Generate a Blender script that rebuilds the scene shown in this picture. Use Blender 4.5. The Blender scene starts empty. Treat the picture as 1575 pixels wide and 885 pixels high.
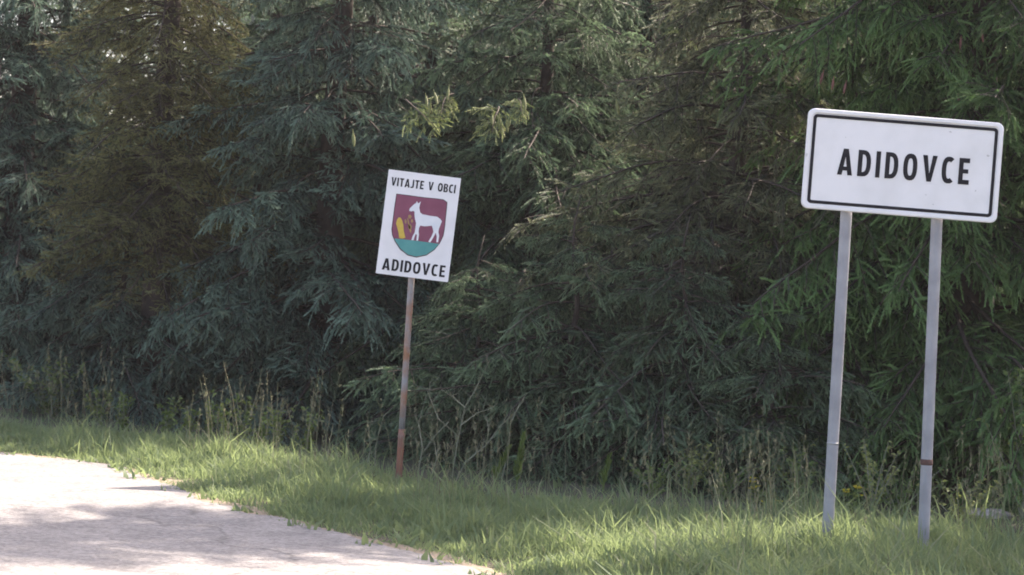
import bpy, math, random
import numpy as np
from mathutils import Vector, Matrix
from mathutils.geometry import tessellate_polygon

R = math.radians
sc = bpy.context.scene
col = sc.collection
rng = np.random.default_rng(11)
random.seed(11)

# ------------------------------------------------------------------ camera, sky, sun, exposure
W, H, F = 1575.0, 885.0, 3150.0
cam_d = bpy.data.cameras.new('camera')
cam_d.sensor_fit = 'HORIZONTAL'
cam_d.sensor_width = 36.0
cam_d.lens = 36.0 * F / W
cam_d.clip_start = 0.1
cam_d.clip_end = 6000
cam = bpy.data.objects.new('camera', cam_d)
col.objects.link(cam)
CAM = Matrix.Translation((0, 0, 1.25)) @ Matrix.Rotation(R(90) + 7.5 / F, 4, 'X') @ Matrix.Rotation(R(3.2), 4, 'Z')
cam.matrix_world = CAM
sc.camera = cam
cam_d.dof.use_dof = True
cam_d.dof.focus_distance = 11.3
cam_d.dof.aperture_fstop = 5.6

SUN_EL, SUN_H = R(45), Vector((0.72, 0.69, 0)).normalized()
to_sun = SUN_H * math.cos(SUN_EL) + Vector((0, 0, math.sin(SUN_EL)))
world = bpy.data.worlds.new('World')
sc.world = world
world.use_nodes = True
wn = world.node_tree
bg = wn.nodes['Background']
sky = wn.nodes.new('ShaderNodeTexSky')
sky.sky_type = 'NISHITA'
sky.sun_disc = False
sky.sun_elevation = SUN_EL
sky.sun_rotation = math.atan2(SUN_H.x, SUN_H.y)
sky.air_density = 1.0
sky.dust_density = 4.0
sky.ozone_density = 0.3
wn.links.new(sky.outputs[0], bg.inputs[0])
bg.inputs[1].default_value = 0.14
sun_d = bpy.data.lights.new('sun', 'SUN')
sun_d.energy = 4.6
sun_d.angle = R(0.55)
sun_d.color = (1.0, 0.93, 0.82)
sun = bpy.data.objects.new('sun', sun_d)
col.objects.link(sun)
sun.rotation_euler = to_sun.to_track_quat('Z', 'Y').to_euler()
sc.view_settings.view_transform = 'Standard'
sc.view_settings.look = 'None'
sc.view_settings.gamma = 1.0
sc.view_settings.exposure = 1.8
sc.view_settings.use_white_balance = True
sc.view_settings.white_balance_temperature = 7000
sc.view_settings.white_balance_tint = 16
sc.cycles.use_denoising = True
sc.cycles.max_bounces = 6
sc.cycles.diffuse_bounces = 3
sc.cycles.transmission_bounces = 3
sc.cycles.volume_bounces = 0
sc.cycles.filter_width = 1.8


# ------------------------------------------------------------------ helpers
def P(px, py, D):
    """pixel of the photograph at a depth of D metres -> world point"""
    return CAM @ Vector(((px - W / 2) / F * D, (H / 2 - py) / F * D, -D))


def G(px, py, z=0.0):
    """pixel -> the point on the ground it looks at"""
    o = CAM.translation
    d = P(px, py, 1.0) - o
    return o + d * ((z - o.z) / d.z)


def tag(o, label=None, cat=None, group=None, kind=None):
    if label: o['label'] = label
    if cat: o['category'] = cat
    if group: o['group'] = group
    if kind: o['kind'] = kind
    return o


def link(name, data, parent=None):
    o = bpy.data.objects.new(name, data)
    col.objects.link(o)
    if parent is not None:
        o.parent = parent
    return o


def empty(name, loc, rot=(0, 0, 0)):
    o = link(name, None)
    o.location = loc
    o.rotation_euler = rot
    o.empty_display_size = 0.1
    return o


def np_mesh(name, verts, loops, starts, mats, mat_idx=None, attr=None, smooth=False):
    me = bpy.data.meshes.new(name)
    nv, nl, nf = len(verts), len(loops), len(starts)
    me.vertices.add(nv)
    me.vertices.foreach_set('co', np.asarray(verts, np.float32).ravel())
    me.loops.add(nl)
    me.loops.foreach_set('vertex_index', np.asarray(loops, np.int32))
    me.polygons.add(nf)
    me.polygons.foreach_set('loop_start', np.asarray(starts, np.int32))
    for m in mats:
        me.materials.append(m)
    if mat_idx is not None:
        me.polygons.foreach_set('material_index', np.asarray(mat_idx, np.int32))
    if smooth:
        me.polygons.foreach_set('use_smooth', np.ones(nf, bool))
    me.update(calc_edges=True)
    if attr is not None:
        a = me.attributes.new('tint', 'FLOAT', 'POINT')
        a.data.foreach_set('value', np.asarray(attr, np.float32))
    return me


class MB:
    """collects verts and faces of one part"""
    def __init__(self):
        self.v, self.f, self.m = [], [], []

    def poly(self, pts, mi=0):
        b = len(self.v)
        self.v += [tuple(p) for p in pts]
        self.f.append(tuple(range(b, b + len(pts))))
        self.m.append(mi)

    def tube(self, pts, rad, n=8, cap=True, mi=0):
        pts = [Vector(p) for p in pts]
        if not hasattr(rad, '__len__'):
            rad = [rad] * len(pts)
        b = len(self.v)
        up = Vector((0.31, 0.87, 0.37))
        for i, p in enumerate(pts):
            d = (pts[min(i + 1, len(pts) - 1)] - pts[max(i - 1, 0)]).normalized()
            a = d.cross(up)
            if a.length < 1e-3:
                a = d.cross(Vector((1, 0, 0)))
            a.normalize()
            c = d.cross(a)
            for k in range(n):
                t = 2 * math.pi * k / n
                self.v.append(tuple(p + (a * math.cos(t) + c * math.sin(t)) * rad[i]))
        for i in range(len(pts) - 1):
            for k in range(n):
                k2 = (k + 1) % n
                self.f.append((b + i * n + k, b + i * n + k2, b + (i + 1) * n + k2, b + (i + 1) * n + k))
                self.m.append(mi)
        if cap:
            self.f.append(tuple(b + k for k in range(n))[::-1]); self.m.append(mi)
            e = b + (len(pts) - 1) * n
            self.f.append(tuple(e + k for k in range(n))); self.m.append(mi)

    def mesh(self, name, mats, smooth=False):
        me = bpy.data.meshes.new(name)
        me.from_pydata(self.v, [], self.f)
        for m in (mats if isinstance(mats, (list, tuple)) else [mats]):
            me.materials.append(m)
        me.polygons.foreach_set('material_index', self.m)
        if smooth:
            me.polygons.foreach_set('use_smooth', [True] * len(self.f))
        me.update()
        return me

    def build(self, name, mats, parent=None, smooth=False):
        return link(name, self.mesh(name, mats, smooth), parent)


# ------------------------------------------------------------------ materials
def mat(name, c, rough=0.8, c2=None, scale=8.0, detail=6.0, lo=0.35, hi=0.65, bump=0.0, bscale=None, tint=None,
        transl=0.0, tcol=None, metallic=0.0, spec=0.5, rnd=0.0, coords='Object'):
    m = bpy.data.materials.new(name)
    m.use_nodes = True
    nt = m.node_tree
    N, L = nt.nodes, nt.links
    b = N['Principled BSDF']
    out = N['Material Output']
    b.inputs['Roughness'].default_value = rough
    b.inputs['Metallic'].default_value = metallic
    b.inputs['Specular IOR Level'].default_value = spec
    b.inputs['Base Color'].default_value = (*c, 1)
    src = None
    tc = N.new('ShaderNodeTexCoord')
    if c2 is not None:
        no = N.new('ShaderNodeTexNoise')
        no.inputs['Scale'].default_value = scale
        no.inputs['Detail'].default_value = detail
        L.new(tc.outputs[coords], no.inputs['Vector'])
        mr = N.new('ShaderNodeMapRange')
        mr.inputs['From Min'].default_value = lo
        mr.inputs['From Max'].default_value = hi
        L.new(no.outputs['Fac'], mr.inputs['Value'])
        mx = N.new('ShaderNodeMix'); mx.data_type = 'RGBA'
        mx.inputs['A'].default_value = (*c, 1)
        mx.inputs['B'].default_value = (*c2, 1)
        L.new(mr.outputs['Result'], mx.inputs['Factor'])
        src = mx.outputs['Result']
    if tint is not None:
        at = N.new('ShaderNodeAttribute'); at.attribute_name = 'tint'
        rp = N.new('ShaderNodeValToRGB')
        e = rp.color_ramp.elements
        e[0].position, e[0].color = tint[0][0], (*tint[0][1], 1)
        e[1].position, e[1].color = tint[-1][0], (*tint[-1][1], 1)
        for p_, c_ in tint[1:-1]:
            q = e.new(p_); q.color = (*c_, 1)
        L.new(at.outputs['Fac'], rp.inputs['Fac'])
        if src is None:
            src = rp.outputs['Color']
        else:
            mm = N.new('ShaderNodeMix'); mm.data_type = 'RGBA'; mm.inputs['Factor'].default_value = 0.65
            L.new(src, mm.inputs['A']); L.new(rp.outputs['Color'], mm.inputs['B'])
            src = mm.outputs['Result']
    if rnd:
        oi = N.new('ShaderNodeObjectInfo')
        hs = N.new('ShaderNodeHueSaturation')
        mv = N.new('ShaderNodeMapRange')
        mv.inputs['To Min'].default_value = 1 - rnd
        mv.inputs['To Max'].default_value = 1 + rnd
        L.new(oi.outputs['Random'], mv.inputs['Value'])
        L.new(mv.outputs['Result'], hs.inputs['Value'])
        if src is None:
            hs.inputs['Color'].default_value = (*c, 1)
        else:
            L.new(src, hs.inputs['Color'])
        src = hs.outputs['Color']
    if src is not None:
        L.new(src, b.inputs['Base Color'])
    if bump:
        nb = N.new('ShaderNodeTexNoise')
        nb.inputs['Scale'].default_value = bscale or scale * 4
        nb.inputs['Detail'].default_value = 8
        L.new(tc.outputs[coords], nb.inputs['Vector'])
        bp = N.new('ShaderNodeBump')
        bp.inputs['Strength'].default_value = bump
        bp.inputs['Distance'].default_value = 0.01
        L.new(nb.outputs['Fac'], bp.inputs['Height'])
        L.new(bp.outputs['Normal'], b.inputs['Normal'])
    if transl:
        tr = N.new('ShaderNodeBsdfTranslucent')
        tr.inputs['Color'].default_value = (*(tcol or c), 1)
        if src is not None and tcol is None:
            L.new(src, tr.inputs['Color'])
        ms = N.new('ShaderNodeMixShader')
        ms.inputs['Fac'].default_value = transl
        L.new(b.outputs[0], ms.inputs[1]); L.new(tr.outputs[0], ms.inputs[2])
        L.new(ms.outputs[0], out.inputs['Surface'])
    return m


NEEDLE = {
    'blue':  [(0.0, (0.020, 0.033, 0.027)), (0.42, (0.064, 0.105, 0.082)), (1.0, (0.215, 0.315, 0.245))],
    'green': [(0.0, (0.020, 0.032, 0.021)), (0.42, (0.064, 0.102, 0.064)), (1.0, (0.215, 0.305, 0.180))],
    'sunlit_gold':  [(0.0, (0.040, 0.065, 0.032)), (0.45, (0.13, 0.185, 0.080)), (1.0, (0.42, 0.47, 0.20))],  # pale new growth with sunlit brightness put into the colour
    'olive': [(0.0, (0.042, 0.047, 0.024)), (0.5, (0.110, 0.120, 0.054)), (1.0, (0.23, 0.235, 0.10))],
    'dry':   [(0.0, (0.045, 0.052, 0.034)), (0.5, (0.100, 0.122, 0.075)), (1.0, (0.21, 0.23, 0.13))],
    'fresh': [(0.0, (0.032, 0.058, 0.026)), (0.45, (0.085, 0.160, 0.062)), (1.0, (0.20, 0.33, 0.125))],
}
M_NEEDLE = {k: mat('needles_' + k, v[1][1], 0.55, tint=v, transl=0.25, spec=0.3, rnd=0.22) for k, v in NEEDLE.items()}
M_WOOD = mat('twig_bark', (0.065, 0.048, 0.038), 0.9, (0.035, 0.026, 0.022), 40)
M_DEAD = mat('dead_twig', (0.15, 0.115, 0.09), 0.9, (0.07, 0.055, 0.045), 30)
M_BARK = mat('spruce_bark', (0.07, 0.052, 0.042), 0.95, (0.035, 0.026, 0.022), 14, bump=0.9, bscale=30)
M_CONE_G = mat('cone_green', (0.20, 0.22, 0.075), 0.6, (0.13, 0.15, 0.05), 60)
M_CONE_R = mat('cone_red', (0.20, 0.075, 0.06), 0.6, (0.13, 0.05, 0.035), 60)
M_GRASS = mat('grass_blade', (0.11, 0.17, 0.092), 0.6, (0.19, 0.23, 0.12), 1.3, transl=0.45, tcol=(0.27, 0.345, 0.15), spec=0.3, coords='Object',
              tint=[(0.0, (0.070, 0.112, 0.065)), (0.45, (0.140, 0.205, 0.112)), (0.8, (0.22, 0.28, 0.14)), (0.95, (0.33, 0.31, 0.19)), (1.0, (0.40, 0.36, 0.26))])
M_SOIL = mat('verge_soil', (0.075, 0.062, 0.042), 0.95, (0.05, 0.062, 0.026), 2.5, bump=0.8, bscale=25)
M_ROAD = mat('worn_asphalt', (0.175, 0.166, 0.164), 0.9, (0.225, 0.213, 0.208), 4.0, 15, 0.34, 0.66, bump=0.5, bscale=90)
nt = M_ROAD.node_tree
bs = nt.nodes['Principled BSDF']
src = bs.inputs['Base Color'].links[0].from_socket
tcn = nt.nodes.new('ShaderNodeTexCoord')
vo = nt.nodes.new('ShaderNodeTexVoronoi'); vo.inputs['Scale'].default_value = 55
nt.links.new(tcn.outputs['Object'], vo.inputs['Vector'])
mr = nt.nodes.new('ShaderNodeMapRange'); mr.inputs['To Min'].default_value = 0.75; mr.inputs['To Max'].default_value = 1.3
sep = nt.nodes.new('ShaderNodeSeparateColor')
nt.links.new(vo.outputs['Color'], sep.inputs[0]); nt.links.new(sep.outputs[0], mr.inputs['Value'])
nw = nt.nodes.new('ShaderNodeTexNoise'); nw.inputs['Scale'].default_value = 1.6; nw.inputs['Detail'].default_value = 6
nt.links.new(tcn.outputs['Object'], nw.inputs['Vector'])
vm = nt.nodes.new('ShaderNodeVectorMath'); vm.operation = 'MULTIPLY_ADD'; vm.inputs[1].default_value = (.9, .9, .9)
nt.links.new(nw.outputs['Color'], vm.inputs[0]); nt.links.new(tcn.outputs['Object'], vm.inputs[2])
vc = nt.nodes.new('ShaderNodeTexVoronoi'); vc.feature = 'DISTANCE_TO_EDGE'; vc.inputs['Scale'].default_value = 0.33
nt.links.new(vm.outputs[0], vc.inputs['Vector'])
mc = nt.nodes.new('ShaderNodeMapRange'); mc.inputs['From Min'].default_value = 0.002; mc.inputs['From Max'].default_value = 0.008; mc.inputs['To Min'].default_value = 0.68
nt.links.new(vc.outputs['Distance'], mc.inputs['Value'])
ml = nt.nodes.new('ShaderNodeMath'); ml.operation = 'MULTIPLY'
nt.links.new(mr.outputs[0], ml.inputs[0]); nt.links.new(mc.outputs[0], ml.inputs[1])
mxr = nt.nodes.new('ShaderNodeVectorMath'); mxr.operation = 'SCALE'
nt.links.new(src, mxr.inputs[0]); nt.links.new(ml.outputs[0], mxr.inputs['Scale'])
nt.links.new(mxr.outputs[0], bs.inputs['Base Color'])
M_GRAVEL = mat('gravel_edge', (0.30, 0.24, 0.18), 0.95, (0.17, 0.14, 0.10), 30, bump=1.0, bscale=90)

# ------------------------------------------------------------------ ground, road
edge_px = [(1010, 960), (885, 922), (760, 885), (690, 863), (600, 841), (530, 825), (430, 798), (340, 776), (270, 751), (210, 733), (185, 722), (100, 708), (0, 697)]
edge = [G(*p).to_2d() for p in edge_px]
edge = [Vector((9.0, -7.0)), Vector((4.2, 2.0))] + edge + [Vector((-5.4, 14.75)), Vector((-9.0, 16.3)), Vector((-16, 18.4)), Vector((-40, 24)), Vector((-160, 50))]
EX = np.array([p.x for p in edge]); EY = np.array([p.y for p in edge])


def edge_x(y):
    return np.interp(y, EY, EX)


def dist_edge(x, y):
    """signed distance in metres from the road's right edge, positive on the verge"""
    best = np.full(np.shape(x), 1e9)
    for a, b in zip(edge[:-1], edge[1:]):
        d = b - a
        t = np.clip(((x - a.x) * d.x + (y - a.y) * d.y) / d.length_squared, 0, 1)
        best = np.minimum(best, np.hypot(x - a.x - t * d.x, y - a.y - t * d.y))
    return np.where(x > edge_x(y), best, -best)


def wob(x, y):
    return (np.sin(x * 2.1 + 1.3 * np.sin(y * 1.7)) + np.sin(y * 2.7 + 0.8 * np.sin(x * 3.1)) + 0.5 * np.sin(x * 6.3 + y * 5.1)) / 2.5


def ground_z(x, y):
    e = dist_edge(x, y)
    s = np.clip(e / 1.2, 0, 1); s = s * s * (3 - 2 * s)
    fade = np.clip((60 - np.hypot(x, y - 12)) / 40, 0, 1)
    return -0.012 + s * (0.015 + 0.03 * wob(x, y)) * fade


def axis(lo, hi, step, far):
    mid = np.arange(lo, hi + step / 2, step)
    g = step * 1.5 ** np.arange(1, 40)
    g = np.cumsum(g); g = g[g < far]
    return np.concatenate([(lo - g)[::-1], mid, hi + g])


xs, ys = axis(-9, 9, 0.2, 3000), axis(4, 24, 0.2, 3000)
GX, GY = np.meshgrid(xs, ys)
GZ = ground_z(GX, GY)
nx, ny = len(xs), len(ys)
idx = np.arange(nx * ny).reshape(ny, nx)
q = np.stack([idx[:-1, :-1], idx[:-1, 1:], idx[1:, 1:], idx[1:, :-1]], -1).reshape(-1, 4)
me = np_mesh('ground', np.stack([GX, GY, GZ], -1).reshape(-1, 3), q.ravel(), np.arange(0, len(q) * 4, 4), [M_SOIL], smooth=True)
tag(link('ground', me), kind='structure')


def strip(name, m, off, wid, z, ragged, seed):
    r = np.random.default_rng(seed)
    pts = []
    for a, b in zip(edge[:-1], edge[1:]):
        n = max(1, int((b - a).length / 0.05)) if (a.y > 2 and b.y < 19) else 6
        for k in range(n):
            pts.append(a.lerp(b, k / n))
    pts.append(edge[-1])
    vr, vl = [], []
    walk = 0.0
    across = Vector((-0.64, -0.77))
    for i, p in enumerate(pts):
        t = (pts[min(i + 3, len(pts) - 1)] - pts[max(i - 3, 0)]).normalized()
        nrm = Vector((t.y, -t.x))                       # towards the verge
        walk = walk * 0.86 + r.normal(0, 1) * 0.5
        vr.append((*(p + nrm * off - across * ragged * walk), z))
        vl.append((*(p + across * wid), z))
    n = len(pts)
    v = vr + vl
    f = [(i, i + 1, n + i + 1, n + i) for i in range(n - 1)]
    me = bpy.data.meshes.new(name)
    me.from_pydata(v, [], f)
    me.materials.append(m)
    return tag(link(name, me), kind='structure')


strip('gravel_shoulder', M_GRAVEL, 0.12, 0.6, -0.003, 0.045, 3)
strip('road', M_ROAD, 0.0, 7.0, 0.002, 0.04, 4)

# wooded rise added to darken sky gaps between trees, lower towards the left
hx, hy = np.arange(-60, 101, 2.0), np.arange(34, 101, 2.0)
HX, HY = np.meshgrid(hx, hy)
prof = np.clip((HY - 34) / 14, 0, 1) * np.clip((100 - HY) / 30, 0, 1) * np.clip((100 - HX) / 20, 0, 1)
HZ = -0.3 + prof * (2.5 + 7.5 * np.clip((HX + 8.5) / 3, 0, 1)) * (1 + .12 * wob(HX * .35, HY * .4)) + prof * rng.normal(0, .35, HX.shape)
hi_ = np.arange(HX.size).reshape(HX.shape)
hq = np.stack([hi_[:-1, :-1], hi_[:-1, 1:], hi_[1:, 1:], hi_[1:, :-1]], -1).reshape(-1, 4)
M_HILL = mat('added_wooded_hill', (0.030, 0.042, 0.020), 0.95, (0.055, 0.07, 0.032), 0.6, 12, bump=1.0, bscale=2.0)
tag(link('added_hill', np_mesh('added_hill', np.stack([HX, HY, HZ], -1).reshape(-1, 3), hq.ravel(), np.arange(0, len(hq) * 4, 4), [M_HILL])), kind='structure')

# ------------------------------------------------------------------ spruce boughs (shared meshes)
def rot_to(d):
    """unit frames (a, b) across the directions d"""
    up = np.where(np.abs(d[:, 2:3]) > 0.9, np.array([[1., 0, 0]]), np.array([[0, 0, 1.]]))
    a = np.cross(d, up); a /= np.linalg.norm(a, axis=1, keepdims=True) + 1e-9
    return a, np.cross(d, a)


def unit(v):
    return v / (np.linalg.norm(v, axis=-1, keepdims=True) + 1e-9)


def bough_mesh(name, Lb, seed, twig_len=0.10, needle=0.018, nper=30, droop=0.38, hang=0.35, bare=0.0, width=0.0026, sag=0.4, dens=1.0):
    r = np.random.default_rng(seed)
    n = 14
    t = np.linspace(0, 1, n)
    side = 0.10 * Lb * np.sin(t * 2.5 + r.uniform(0, 6)) * t
    z = Lb * (0.14 * t - droop * t ** 2.1 + 0.30 * np.clip(t - 0.72, 0, 1) ** 1.3)
    ax = np.stack([Lb * t * 0.95, side, z], -1)

    def on_axis(s):
        return np.array([np.interp(s, t, ax[:, k]) for k in range(3)])
    wood = MB()
    wood.tube([tuple(p) for p in ax], [0.013 * Lb / 1.5 * (1 - 0.85 * x) + 0.002 for x in t], 5, cap=False)
    bp, bd, bl, bt = [], [], [], []
    s, sgn = 0.22, 1
    while s < 1.0:
        p0 = on_axis(s)
        tg = unit(on_axis(min(s + 0.05, 1)) - on_axis(s - 0.05))
        l = (0.4 + 0.6 * Lb) * (0.12 + 0.19 * math.sin(math.pi * min(1, (1.02 - s) * 1.1) * 0.55)) * r.uniform(0.65, 1.15)
        l = min(l, 0.5)
        lat = np.array([-tg[1], tg[0], 0.0]) * sgn
        d = unit(tg * r.uniform(0.5, 0.9) + lat * r.uniform(0.7, 1.05) + np.array([0, 0, r.uniform(-0.75, 0.40)]))
        m = max(2, int(l / 0.036))
        pts = [p0]
        dd = d.copy()
        for k in range(m):
            dd = unit(dd + np.array([0, 0, -0.13 * sag]) + r.normal(0, 0.09, 3))
            pts.append(pts[-1] + dd * l / m)
        wood.tube([tuple(p) for p in pts[::2] + ([pts[-1]] if len(pts) % 2 == 0 else [])], 0.0035, 3, cap=False)
        if r.uniform() >= bare:
            for k in range(1, m + 1):
                tgk = unit(pts[k] - pts[k - 1])
                frac = k / m
                latk = unit(np.cross(tgk, np.array([0, 0, 1.0])))
                for sg in (-1, 1):
                    if r.uniform() > dens:
                        continue
                    bp.append(pts[k] + (pts[k - 1] - pts[k]) * r.uniform(0, 0.9))
                    bd.append(unit(tgk * r.uniform(0.6, 1.0) + latk * sg * r.uniform(0.4, 1.1) + np.array([0, 0, -hang * r.uniform(-0.3, 1.0)]) + r.normal(0, 0.28, 3)))
                    bl.append(twig_len * r.uniform(0.6, 1.3) * (1.1 - 0.35 * frac))
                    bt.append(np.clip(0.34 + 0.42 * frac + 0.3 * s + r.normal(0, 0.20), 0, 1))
            bp.append(pts[-1]); bd.append(dd); bl.append(twig_len * r.uniform(0.9, 1.4)); bt.append(0.85)
        s += 0.06 / Lb * r.uniform(0.7, 1.3)
        sgn = -sgn
    wv = np.array(wood.v); wl = np.array([i for f in wood.f for i in f])
    ws = np.cumsum([0] + [len(f) for f in wood.f])[:-1]
    if not bp:
        return np_mesh(name, wv, wl, ws, [M_DEAD, M_DEAD], np.zeros(len(ws)), np.zeros(len(wv)))
    bp, bd, bl, bt = np.array(bp), np.array(bd), np.array(bl), np.array(bt)
    T = len(bp)
    # needles: slim triangles all round each twig, leaning forward
    u = np.tile(np.linspace(0.02, 1.0, nper), (T, 1)) + r.normal(0, 0.02, (T, nper))
    ang = r.uniform(0, 2 * math.pi, (T, nper))
    a, b = rot_to(bd)
    base = bp[:, None] + bd[:, None] * (u * bl[:, None])[..., None]
    base[..., 2] -= (u ** 2) * (bl[:, None] * 0.18)
    radial = a[:, None] * np.cos(ang)[..., None] + b[:, None] * np.sin(ang)[..., None]
    nd = unit(radial * 0.9 + bd[:, None] * (0.55 + 0.8 * u[..., None]))
    nl = needle * r.uniform(0.75, 1.2, (T, nper)) * (1.05 - 0.25 * u)
    wv2 = unit(np.cross(nd, radial + 0.3)) * width
    v0 = base - wv2 / 2; v1 = base + wv2 / 2; v2 = base + nd * nl[..., None]
    V = np.stack([v0, v1, v2], 2).reshape(-1, 3)
    nt_ = T * nper
    tt = np.repeat(np.clip(bt[:, None] + 0.5 * (u - 0.55), 0, 1).ravel(), 3)  # new growth pale at tips; inner shade also deepened in this tint
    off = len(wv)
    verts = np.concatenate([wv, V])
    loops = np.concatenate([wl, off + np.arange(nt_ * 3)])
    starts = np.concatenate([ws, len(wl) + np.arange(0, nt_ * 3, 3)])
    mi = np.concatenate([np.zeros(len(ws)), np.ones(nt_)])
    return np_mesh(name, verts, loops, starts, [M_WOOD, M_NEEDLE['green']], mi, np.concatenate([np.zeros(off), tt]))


SIZES = (0.8, 1.2, 1.7)
BOUGHS = {}
for style, kw, nvar in (('norm', dict(twig_len=0.088, needle=0.017, nper=72, width=0.006, hang=0.5, sag=0.7), 3),
                        ('fine', dict(twig_len=0.075, needle=0.012, nper=50, hang=0.1, sag=0.2, width=0.0046, droop=.4), 2),
                        ('long', dict(twig_len=0.115, needle=0.019, nper=105, hang=1.2, sag=1.1, width=0.006, dens=0.7), 2),
                        ('thin', dict(twig_len=0.09, needle=0.015, nper=66, hang=0.6, bare=0.14, dens=0.92, width=0.005), 2),
                        ('dead', dict(bare=1.0), 2)):
    for si, Ls in enumerate(SIZES):
        BOUGHS[style, si] = [bough_mesh('bough_%s' % style, Ls, 100 + 17 * si + 5 * k + len(style) * 31, **kw) for k in range(nvar)]


TONED = {}


def toned(me_, tone):
    """the shared bough mesh in the needle colour of the given tone"""
    k = (me_.name, tone)
    if k not in TONED:
        c = me_.copy()
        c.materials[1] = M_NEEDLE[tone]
        TONED[k] = c
    return TONED[k]


def cone_mesh(m, L=0.10, rad=0.0135):
    b = MB()
    n, k = 9, 10
    prof = [math.sin(math.pi * min(1, 0.08 + 0.92 * (i / n)) ** 0.8) ** 0.6 for i in range(n + 1)]
    for i in range(n):                       # overlapping rows of scales
        z0, z1 = -L * i / n, -L * (i + 1.35) / n
        r0, r1 = rad * prof[i] * 0.8, rad * max(prof[i], 0.25) * 1.08
        for j in range(k):
            t0 = 2 * math.pi * (j + 0.5 * (i % 2)) / k; t1 = t0 + 2 * math.pi / k * 0.95; tm = (t0 + t1) / 2
            b.poly([(r0 * math.cos(t0), r0 * math.sin(t0), z0), (r0 * math.cos(t1), r0 * math.sin(t1), z0),
                    (r1 * math.cos(t1), r1 * math.sin(t1), z1 * 0.8 + z0 * 0.2), (r1 * math.cos(tm), r1 * math.sin(tm), z1), (r1 * math.cos(t0), r1 * math.sin(t0), z1 * 0.8 + z0 * 0.2)])
    b.tube([(0, 0, 0.03), (0, 0, -L)], [0.003, rad * 0.5], 6)
    return b.mesh('cone', m)


CONE_G, CONE_R = cone_mesh(M_CONE_G), cone_mesh(M_CONE_R)


def spruce(name, x, y, Ht, Lmax, style, tone, label, zlo=0.25, step=0.21, per=9, seed=0, group=None, droop=0, skip=None, dead=0.0, zmax=None, cat='tree'):
    r = random.Random(seed)
    t = empty(name, (x, y, float(ground_z(np.array(x), np.array(y))) - 0.05))
    tag(t, label, cat, group)
    tr = MB()
    tr.tube([(0.03 * math.sin(k * 1.3), 0.03 * math.cos(k * 1.7), Ht * k / 10) for k in range(11)],
            [0.022 * Ht * (1 - 0.93 * k / 10) * (1.25 if k == 0 else 1) for k in range(11)], 12)
    tr.build('trunk', M_BARK, t, True)
    z, a0 = zlo, r.uniform(0, 6)
    while z < Ht - 0.15:
        fr = 1 - z / Ht
        Ln = Lmax * (1 - (z / Ht) ** 1.5) * (0.85 if z < 0.6 else 1.0) + 0.12
        k = max(4, int(per * (0.6 + 0.4 * fr)))
        for j in range(k):
            a = a0 + 2 * math.pi * j / k + r.uniform(-0.3, 0.3)
            L_ = Ln * r.uniform(0.6, 1.2)
            zz = z + r.uniform(-0.1, 0.1)
            if skip and skip(a % (2 * math.pi), zz):
                continue
            st = 'dead' if r.random() < dead * (1.6 if z < 1.2 else 0.7) else style
            si = min(range(3), key=lambda i: abs(math.log(SIZES[i] / L_)))
            me_ = r.choice(BOUGHS[st, si])
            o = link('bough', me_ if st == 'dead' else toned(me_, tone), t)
            o.location = (0, 0, zz)
            s = L_ / SIZES[si]
            o.scale = (s, s * r.choice((-1, 1)), s)
            pitch = R(r.uniform(-8, 26) + droop) - R(12) * (z / Ht)
            if zz < Ln * 0.42:                              # low boughs rest above the ground
                pitch = min(pitch, math.atan2(zz - 0.02, Ln) - R(4))
            o.rotation_euler = (r.uniform(-0.5, 0.5), pitch, a)
        a0 += 2.4
        z += step * r.uniform(0.85, 1.15) * (1.0 if zmax is None or z < zmax else 1.7)
    return t


def at(px, D):
    p = P(px, 500, D)
    return p.x, p.y


FRONT = 'spruces in the row along the verge'
trees = {}
spec = [
    ('t1', 20, 19.4, 8.0, 1.75, 'norm', 'blue', 'dark blue green spruce beside the far bend of the road', dict(seed=1, step=.175)),
    ('t2', 235, 17.5, 6.6, 1.25, 'fine', 'olive', 'olive brown fine needled conifer between two blue green spruces', dict(seed=2, step=0.13, per=11, zlo=1.5)),
    ('t3', 500, 17.2, 6.8, 1.75, 'norm', 'blue', 'blue green spruce with layered drooping boughs left of the welcome sign', dict(seed=3)),
    ('t4', 815, 17.0, 5.3, 1.95, 'norm', 'green', 'deep green spruce behind the welcome sign with hanging yellowish cones', dict(seed=4)),
    ('t5', 1120, 15.2, 5.0, 1.75, 'thin', 'dry', 'thin greyish spruce with dry bare twigs between the two signs', dict(seed=5, dead=0.09, step=0.16, per=10)),
    ('t6', 1475, 14.4, 11.0, 1.85, 'long', 'fresh', 'fresh green spruce with long hanging shoots behind the town sign', dict(seed=6, step=0.18, skip=lambda a, z: z < 1.0 and not (0.5 < a < R(285)))),
]
for key, px, D, Ht, Lm, st, tone, lab, kw in spec:
    x, y = at(px, D)
    trees[key] = spruce('spruce_tree', x, y, Ht, Lm, st, tone, lab, **kw)
back = ((130, 22.0, 4.6, 'young spruce half hidden behind the olive conifer'), (395, 20.3, 6.2, 'dark spruce in the back row behind the blue green spruce'),
        (640, 19.6, 6.4, 'dark spruce in the back row behind the welcome sign'), (800, 21.5, 6.0, 'dark spruce in the back row behind the deep green spruce'),
        (965, 19.3, 6.2, 'dark spruce in the back row between deep green and thin spruces'), (1290, 17.4, 5.4, 'dark spruce in the back row between thin and fresh green spruces'),
        (1130, 19.0, 6.0, 'dark spruce in the back row behind the thin spruce'), (1490, 17.6, 6.0, 'dark spruce in the back row behind the fresh green spruce'))
for i, (px, D, Ht, lab) in enumerate(back):
    x, y = at(px, D)
    spruce('spruce_tree', x, y, Ht, 1.8, 'norm', 'green', lab, seed=40 + i, step=0.22, group='spruces in the back row')
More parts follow.
